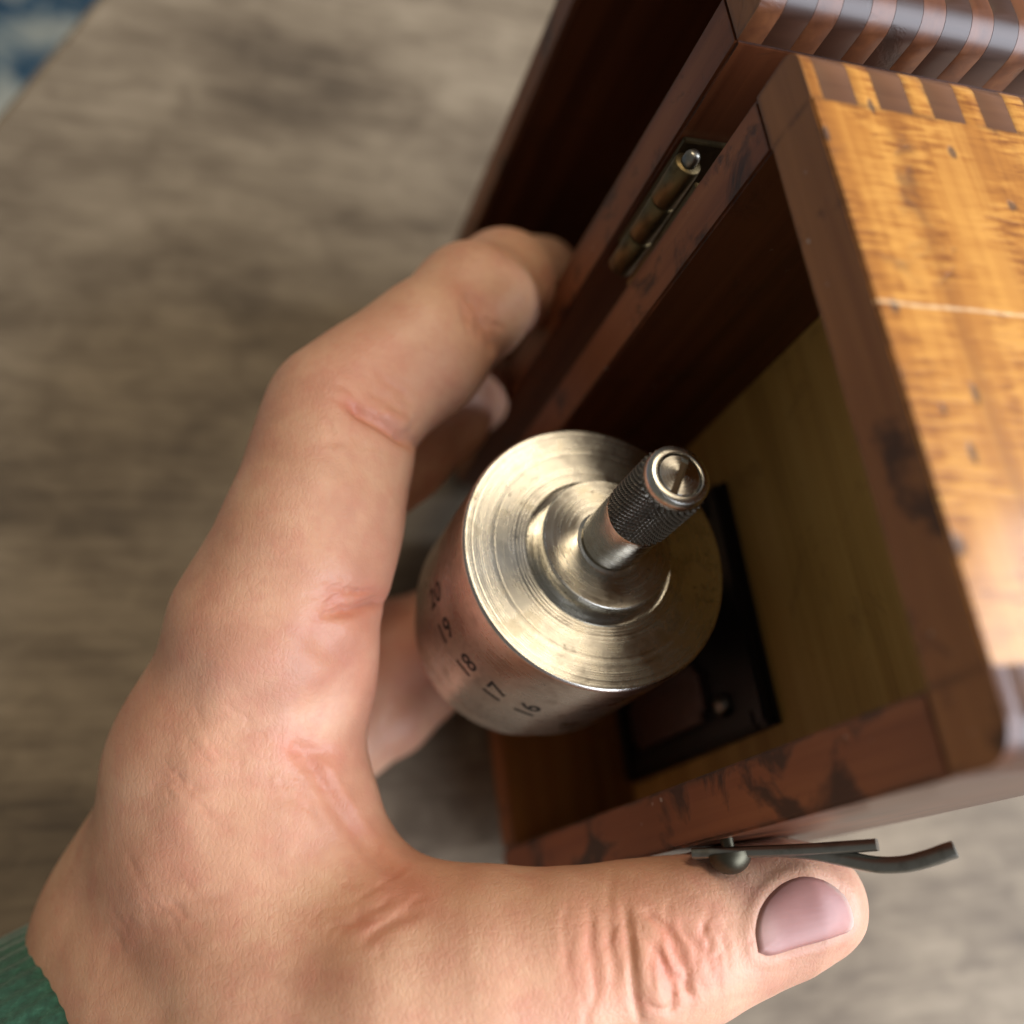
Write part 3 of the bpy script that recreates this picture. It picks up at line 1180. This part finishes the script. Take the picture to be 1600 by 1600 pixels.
# index finger joints
stamp([(540, 628), (575, 650), (610, 672), (650, 700)], 9, 2.0, 215, redness=0.3)
stamp([(722, 452), (748, 480), (768, 522), (775, 560)], 9, 1.0, 238, redness=0.25)
stamp([(595, 640), (615, 652), (640, 668)], 20, -0.8, 215)
stamp([(500, 962), (545, 955), (580, 945), (605, 938)], 8, 1.4, 205, redness=0.16)
stamp([(505, 1000), (540, 1040), (520, 1080), (490, 1115)], 30, 0.8, 205)
stamp([(545, 990), (575, 1010), (580, 1060), (560, 1110)], 30, -0.9, 205)
# web folds
stamp([(455, 1165), (490, 1200), (530, 1265), (590, 1335), (650, 1385)], 15, 0.9, 205, redness=0.22)
stamp([(487, 1180), (525, 1225), (575, 1290), (640, 1365)], 17, -0.75, 205)
stamp([(520, 1200), (560, 1260), (610, 1330)], 14, 0.45, 205, redness=0.08)
stamp([(450, 1165), (480, 1172), (520, 1178)], 12, 0.6, 205, redness=0.25)
stamp([(640, 1385), (600, 1410), (540, 1440)], 18, 0.22, 205, redness=0.14)
stamp([(660, 1420), (610, 1440), (560, 1475)], 10, 0.5, 205, redness=0.15)
# metacarpal hollow and tendon on the back of the hand
stamp([(300, 1090), (270, 1170), (235, 1270)], 55, 0.5, 215)
stamp([(350, 1050), (310, 1160), (265, 1300), (220, 1400)], 45, -0.8, 215)
stamp([(255, 1330), (240, 1370), (225, 1400)], 50, 0.7, 215, redness=0.08)
stamp([(130, 1420), (190, 1500), (240, 1590)], 45, 0.8, 230)
# thumb joint: knuckle folds
for k, (poly, wdt, dep) in enumerate([
        ([(975, 1410), (985, 1470), (990, 1540), (1000, 1600)], 7, 1.3), ([(1000, 1420), (1040, 1450), (1075, 1500)], 6, 0.8),
        ([(1010, 1470), (1035, 1500), (1050, 1545), (1045, 1590)], 6, 0.9), ([(1040, 1470), (1075, 1520), (1070, 1560)], 6, 0.7),
        ([(1030, 1515), (1060, 1530), (1085, 1560)], 5, 0.6), ([(1000, 1560), (1030, 1575), (1060, 1570)], 5, 0.5),
        ([(950, 1420), (955, 1480), (960, 1560)], 7, 0.35), ([(920, 1420), (925, 1480), (930, 1560)], 8, 0.3),
        ([(1060, 1450), (1100, 1490), (1115, 1530)], 7, 0.4), ([(895, 1425), (890, 1490), (895, 1570)], 8, 0.2)]):
    stamp(poly, wdt, dep * 0.6, 230, redness=0.10)
stamp([(1010, 1500), (1025, 1540), (1030, 1580)], 30, -0.5, 230)
# many fine branching lines across the joints
for (jx, jy, nx_, ny_, spread, ln_, num, dep) in ((1030, 1500, 0.12, 1.0, 70, 120, 22, 0.15), (920, 1490, 0.06, 1.0, 60, 150, 12, 0.14), (570, 640, 0.8, 0.55, 60, 80, 14, 0.22),
                                             (540, 935, 1.0, -0.1, 45, 90, 14, 0.22), (735, 500, 0.55, 0.85, 25, 80, 8, 0.22), (500, 1230, 0.62, 0.78, 60, 120, 14, 0.18),
                                             (590, 1420, 0.85, -0.5, 60, 110, 12, 0.18), (330, 1180, 0.75, 0.65, 130, 90, 16, 0.12), (250, 1430, 0.8, 0.55, 110, 100, 12, 0.12),
                                             (1120, 1470, 0.2, 1.0, 40, 70, 8, 0.15)):
    nn_ = np.array([nx_, ny_]) / math.hypot(nx_, ny_)
    tt_ = np.array([-nn_[1], nn_[0]])
    for _q in range(num):
        c_ = np.array([jx, jy]) + tt_ * rng.normal() * spread * 0.6 + nn_ * rng.normal() * ln_ * 0.35
        h_ = ln_ * rng.uniform(0.18, 0.5)
        pl = [tuple(c_ + nn_ * k_ * h_ + tt_ * rng.normal() * 6) for k_ in (-1, -0.4, 0.3, 1)]
        stamp(pl, rng.uniform(3.5, 6), dep * rng.uniform(0.5, 1.3), 232, redness=0.05)
blush(1040, 1510, 90, 0.25)
blush(900, 1480, 120, 0.12)
blush(560, 600, 90, 0.25, 230)
blush(600, 520, 70, 0.15, 230)
blush(225, 1090, 90, 0.25, 230)
blush(500, 960, 90, 0.15, 230)
blush(640, 1400, 80, 0.15, 230)
blush(230, 1360, 60, 0.12, 230)
blush(640, 1000, 120, 0.5, 400)

# nail: a shallow bed on the thumb, and the plate itself
NAIL = [(1186, 1488), (1182, 1452), (1192, 1415), (1218, 1385), (1252, 1370), (1288, 1376), (1318, 1398), (1332, 1428), (1330, 1452), (1296, 1466), (1245, 1480), (1205, 1492)]


def in_poly(P, poly):
    x, y = P[:, 0], P[:, 1]
    r = np.zeros(len(P), bool)
    n = len(poly)
    for i in range(n):
        x1, y1 = poly[i]
        x2, y2 = poly[(i + 1) % n]
        c = ((y1 > y) != (y2 > y)) & (x < (x2 - x1) * (y - y1) / ((y2 - y1) if y2 != y1 else 1e-9) + x1)
        r ^= c
    return r


nail_s = np.array(catmull(NAIL + [NAIL[0]], 6))[:-1]
dn, _t = poly_dist(NAIL + [NAIL[0]])
ins = in_poly(PXY, [tuple(p) for p in nail_s])
sd = np.where(ins, -dn, dn)
tm = (CS[:, 2] < 200) & (facing > -0.2)
# walls of skin stand a little proud round the plate
disp += np.where(tm, 0.32 * np.exp(-((sd - 11) / 11.0) ** 2) - 0.3 * np.clip(-sd / 10, 0, 1), 0)

# broad unevenness of flesh
for _k in range(26):
    kv = rng.normal(size=3) * rng.uniform(0.05, 0.16)
    disp += 0.055 * np.sin(HV @ kv + rng.uniform(0, 6.28))

HV2 = HV + HN * disp[:, None]
hand_w = np.stack([HV2[:, 2] * S, (52.5 - HV2[:, 1]) * S, (UTAB - HV2[:, 0]) * S], 1)


def skin_material():
    t = NT('skin')
    v0 = t.coord((1, 1, 1))
    at = t.n('ShaderNodeAttribute', attribute_name='redness')
    n1 = t.noise(v0, 70, 4, 0.6, 0.3)
    n2 = t.noise(v0, 320, 3, 0.6)
    n3 = t.noise(v0, 28, 2, 0.5)
    col = t.ramp(n1, [(0.32, (0.50, 0.250, 0.160)), (0.5, (0.61, 0.335, 0.215)), (0.68, (0.68, 0.41, 0.265))])
    col = t.mix(t.math('MULTIPLY', t.ramp(n2, [(0.45, 0), (0.72, 1)]), 0.38), col, (0.54, 0.205, 0.145))
    col = t.mix(t.math('MULTIPLY', t.ramp(n3, [(0.5, 0), (0.72, 1)]), 0.3), col, (0.60, 0.37, 0.20))
    rf = t.n('ShaderNodeClamp')
    t.l(at.outputs['Fac'], rf.inputs[0])
    col = t.mix(rf.outputs[0], col, (0.52, 0.165, 0.105))
    vo = t.n('ShaderNodeTexVoronoi', feature='DISTANCE_TO_EDGE')
    vo.inputs['Scale'].default_value = 1
    wv = t.n('ShaderNodeVectorMath', operation='ADD')
    mp = t.coord((1500, 1000, 1300), (0.3, 0.4, 0.6))
    nv = t.n('ShaderNodeTexNoise')
    nv.inputs['Scale'].default_value = 0.6
    t.l(mp, nv.inputs['Vector'])
    t.l(mp, wv.inputs[0])
    t.l(nv.outputs['Color'], wv.inputs[1])
    t.l(wv.outputs[0], vo.inputs['Vector'])
    cell = t.ramp(vo.outputs['Distance'], [(0.0, 0), (0.22, 1)])
    lines = t.noise(t.coord((420, 1700, 700), (0.2, 0.5, 0.8)), 1.0, 3, 0.6, 0.4)
    lines2 = t.noise(t.coord((1500, 380, 600), (0.5, 0.1, -0.5)), 1.0, 3, 0.6, 0.4)
    pore = t.ramp(t.noise(v0, 2300, 2, 0.5), [(0.3, 0), (0.5, 1)])
    h = t.math('ADD', t.math('MULTIPLY', cell, 0.3), t.math('ADD', t.math('MULTIPLY', n2, 0.6), t.math('ADD', t.math('MULTIPLY', lines, 0.7), t.math('ADD', t.math('MULTIPLY', lines2, 0.7), t.math('MULTIPLY', pore, 0.2)))))
    return t.set(Base_Color=col, Roughness=0.46, Subsurface_Weight=0.18, Subsurface_Radius=(1.0, 0.35, 0.18), Subsurface_Scale=0.0014,
                 Specular_IOR_Level=0.4, Normal=t.bump(h, 0.27, 0.0002))


def nail_material():
    t = NT('thumb_nail')
    v0 = t.coord((1, 1, 1))
    n1 = t.noise(v0, 160, 3, 0.5)
    ln = t.noise(t.coord((260, 2200, 1100), (0, 0, 0.2)), 1.0, 2, 0.5)
    col = t.ramp(n1, [(0.35, (0.36, 0.160, 0.135)), (0.65, (0.44, 0.210, 0.175))])
    moon = t.n('ShaderNodeAttribute', attribute_name='moon')
    edge = t.n('ShaderNodeAttribute', attribute_name='free_edge')
    col = t.mix(moon.outputs['Fac'], col, (0.55, 0.33, 0.28))
    col = t.mix(edge.outputs['Fac'], col, (0.66, 0.52, 0.43))
    return t.set(Base_Color=col, Roughness=0.48, Subsurface_Weight=0.2, Subsurface_Radius=(1, 0.4, 0.3), Subsurface_Scale=0.001,
                 Normal=t.bump(ln, 0.2, 0.0001))


def knit_material():
    t = NT('green_knit')
    v0 = t.coord((1, 1, 1))
    n1 = t.noise(v0, 900, 3, 0.7)
    n2 = t.noise(v0, 60, 3, 0.5)
    col = t.ramp(n1, [(0.3, (0.008, 0.042, 0.024)), (0.55, (0.018, 0.090, 0.052)), (0.75, (0.045, 0.15, 0.095))])
    col = t.mix(t.math('MULTIPLY', n2, 0.3), col, (0.02, 0.10, 0.05))
    return t.set(Base_Color=col, Roughness=0.9, Sheen_Weight=0.35, Normal=t.bump(n1, 0.5, 0.0005))


M_skin, M_nail, M_knit = skin_material(), nail_material(), knit_material()
person = empty('person', pxw(300, 1600, 225))
tag(person, 'left hand in a green knit sleeve gripping the wooden box from the side', 'person')
me = bpy.data.meshes.new('hand')
me.from_pydata(hand_w.tolist(), [], HF.tolist())
hand = finish('hand', me, M_skin, person, True)
at_ = me.attributes.new('redness', 'FLOAT', 'POINT')
at_.data.foreach_set('value', np.clip(red, 0, 1).astype(np.float32))
hand['label'] = 'bare left hand with thumb stretched along the box side'

# nail plate: cast its outline grid onto the thumb along the view, then lift it
cen = nail_s.mean(0)
grid_v, grid_f = [], []
RN, AN = 8, len(nail_s)
pp = [cen]
for i in range(1, RN + 1):
    for k in range(AN):
        pp.append(cen + (nail_s[k] - cen) * (i / RN))
pp = np.array(pp)
o_ = (MC.T @ (-AC)).astype(np.float32)
d_ = np.stack([(pp[:, 0] - 800) / FPX, (pp[:, 1] - 800) / FPX, np.ones(len(pp))], 1) @ MC
d_ /= np.linalg.norm(d_, axis=1, keepdims=True)
s_ = np.full(len(pp), 120.0)
miss = np.zeros(len(pp), bool)
for _ in range(90):
    fd = field((o_ + s_[:, None] * d_).astype(np.float32))
    s_ += fd * 0.85
s_ = np.minimum(s_, 260)
NP = (o_ + s_[:, None] * d_).astype(np.float32)
NN = grad(NP)
ring_i = np.concatenate([[0], np.repeat(np.arange(1, RN + 1), AN)])
lift = 0.30 - 0.50 * (ring_i / RN) ** 5
NP = NP + NN * lift[:, None]
nf = [(0, 1 + k, 1 + (k + 1) % AN) for k in range(AN)]
for i in range(1, RN):
    for k in range(AN):
        k2 = (k + 1) % AN
        a0 = 1 + (i - 1) * AN
        b0 = 1 + i * AN
        nf.append((a0 + k, b0 + k, b0 + k2, a0 + k2))
nail = mesh_obj('thumb_nail', [bw(*p) for p in NP], nf, M_nail, hand, True)
mo = 0.8 * np.exp(-(np.linalg.norm((pp - np.array([1192, 1452])) * np.array([1.0, 0.75]), axis=1) / 24) ** 2)
de = np.min(np.linalg.norm(pp[:, None] - np.array(catmull([(1300, 1380), (1325, 1405), (1333, 1430), (1331, 1452)], 6))[None], axis=2), axis=1)
fe = 0.75 * np.clip(1.4 - de / 7, 0, 1)
for an, av in (('moon', mo), ('free_edge', fe)):
    q_ = nail.data.attributes.new(an, 'FLOAT', 'POINT')
    q_.data.foreach_set('value', av.astype(np.float32))
nm = nail.modifiers.new('thick', 'SOLIDIFY')
nm.thickness = 0.0004
nm.offset = 0

# sleeve: a ribbed cuff and the arm of the pullover
def sleeve_ring(c, axis, r, n, rib, ph=0.0):
    axis = axis.normalized()
    e1 = axis.cross(Vector((0.3, 0.2, 1))).normalized()
    e2 = axis.cross(e1)
    out = []
    for k in range(n):
        a = 2 * math.pi * k / n
        rr = r * (1 + rib * math.cos(a * RIBS)) * (1 + 0.03 * math.sin(3 * a + ph))
        out.append(c + (e1 * math.cos(a) + e2 * math.sin(a)) * rr)
    return out


RIBS = 60
s_c0 = pxw(312, 1640, 208)
s_ax = (pxw(10, 1840, 190) - s_c0).normalized()
NSEG = 360
rings = []
spec = [(0.010, 30.5), (0.002, 33.0), (-0.0010, 34.6), (-0.0002, 36.6), (0.003, 37.6), (0.010, 38.0), (0.020, 38.4), (0.030, 38.6), (0.034, 39.2), (0.045, 40.0), (0.07, 43), (0.12, 47), (0.2, 50)]
vv, ff = [], []
for j, (dz, r) in enumerate(spec):
    rib = 0.004 if j < 8 else 0.002
    vv += sleeve_ring(s_c0 + s_ax * dz, s_ax, r * S, NSEG, rib, j * 0.25)
for j in range(len(spec) - 1):
    for k in range(NSEG):
        k2 = (k + 1) % NSEG
        ff.append((j * NSEG + k, j * NSEG + k2, (j + 1) * NSEG + k2, (j + 1) * NSEG + k))
sleeve = mesh_obj('sleeve', vv, ff, M_knit, person, True)
bm = bmesh.new()
bm.from_mesh(sleeve.data)
bmesh.ops.recalc_face_normals(bm, faces=bm.faces)
bm.to_mesh(sleeve.data)
bm.free()
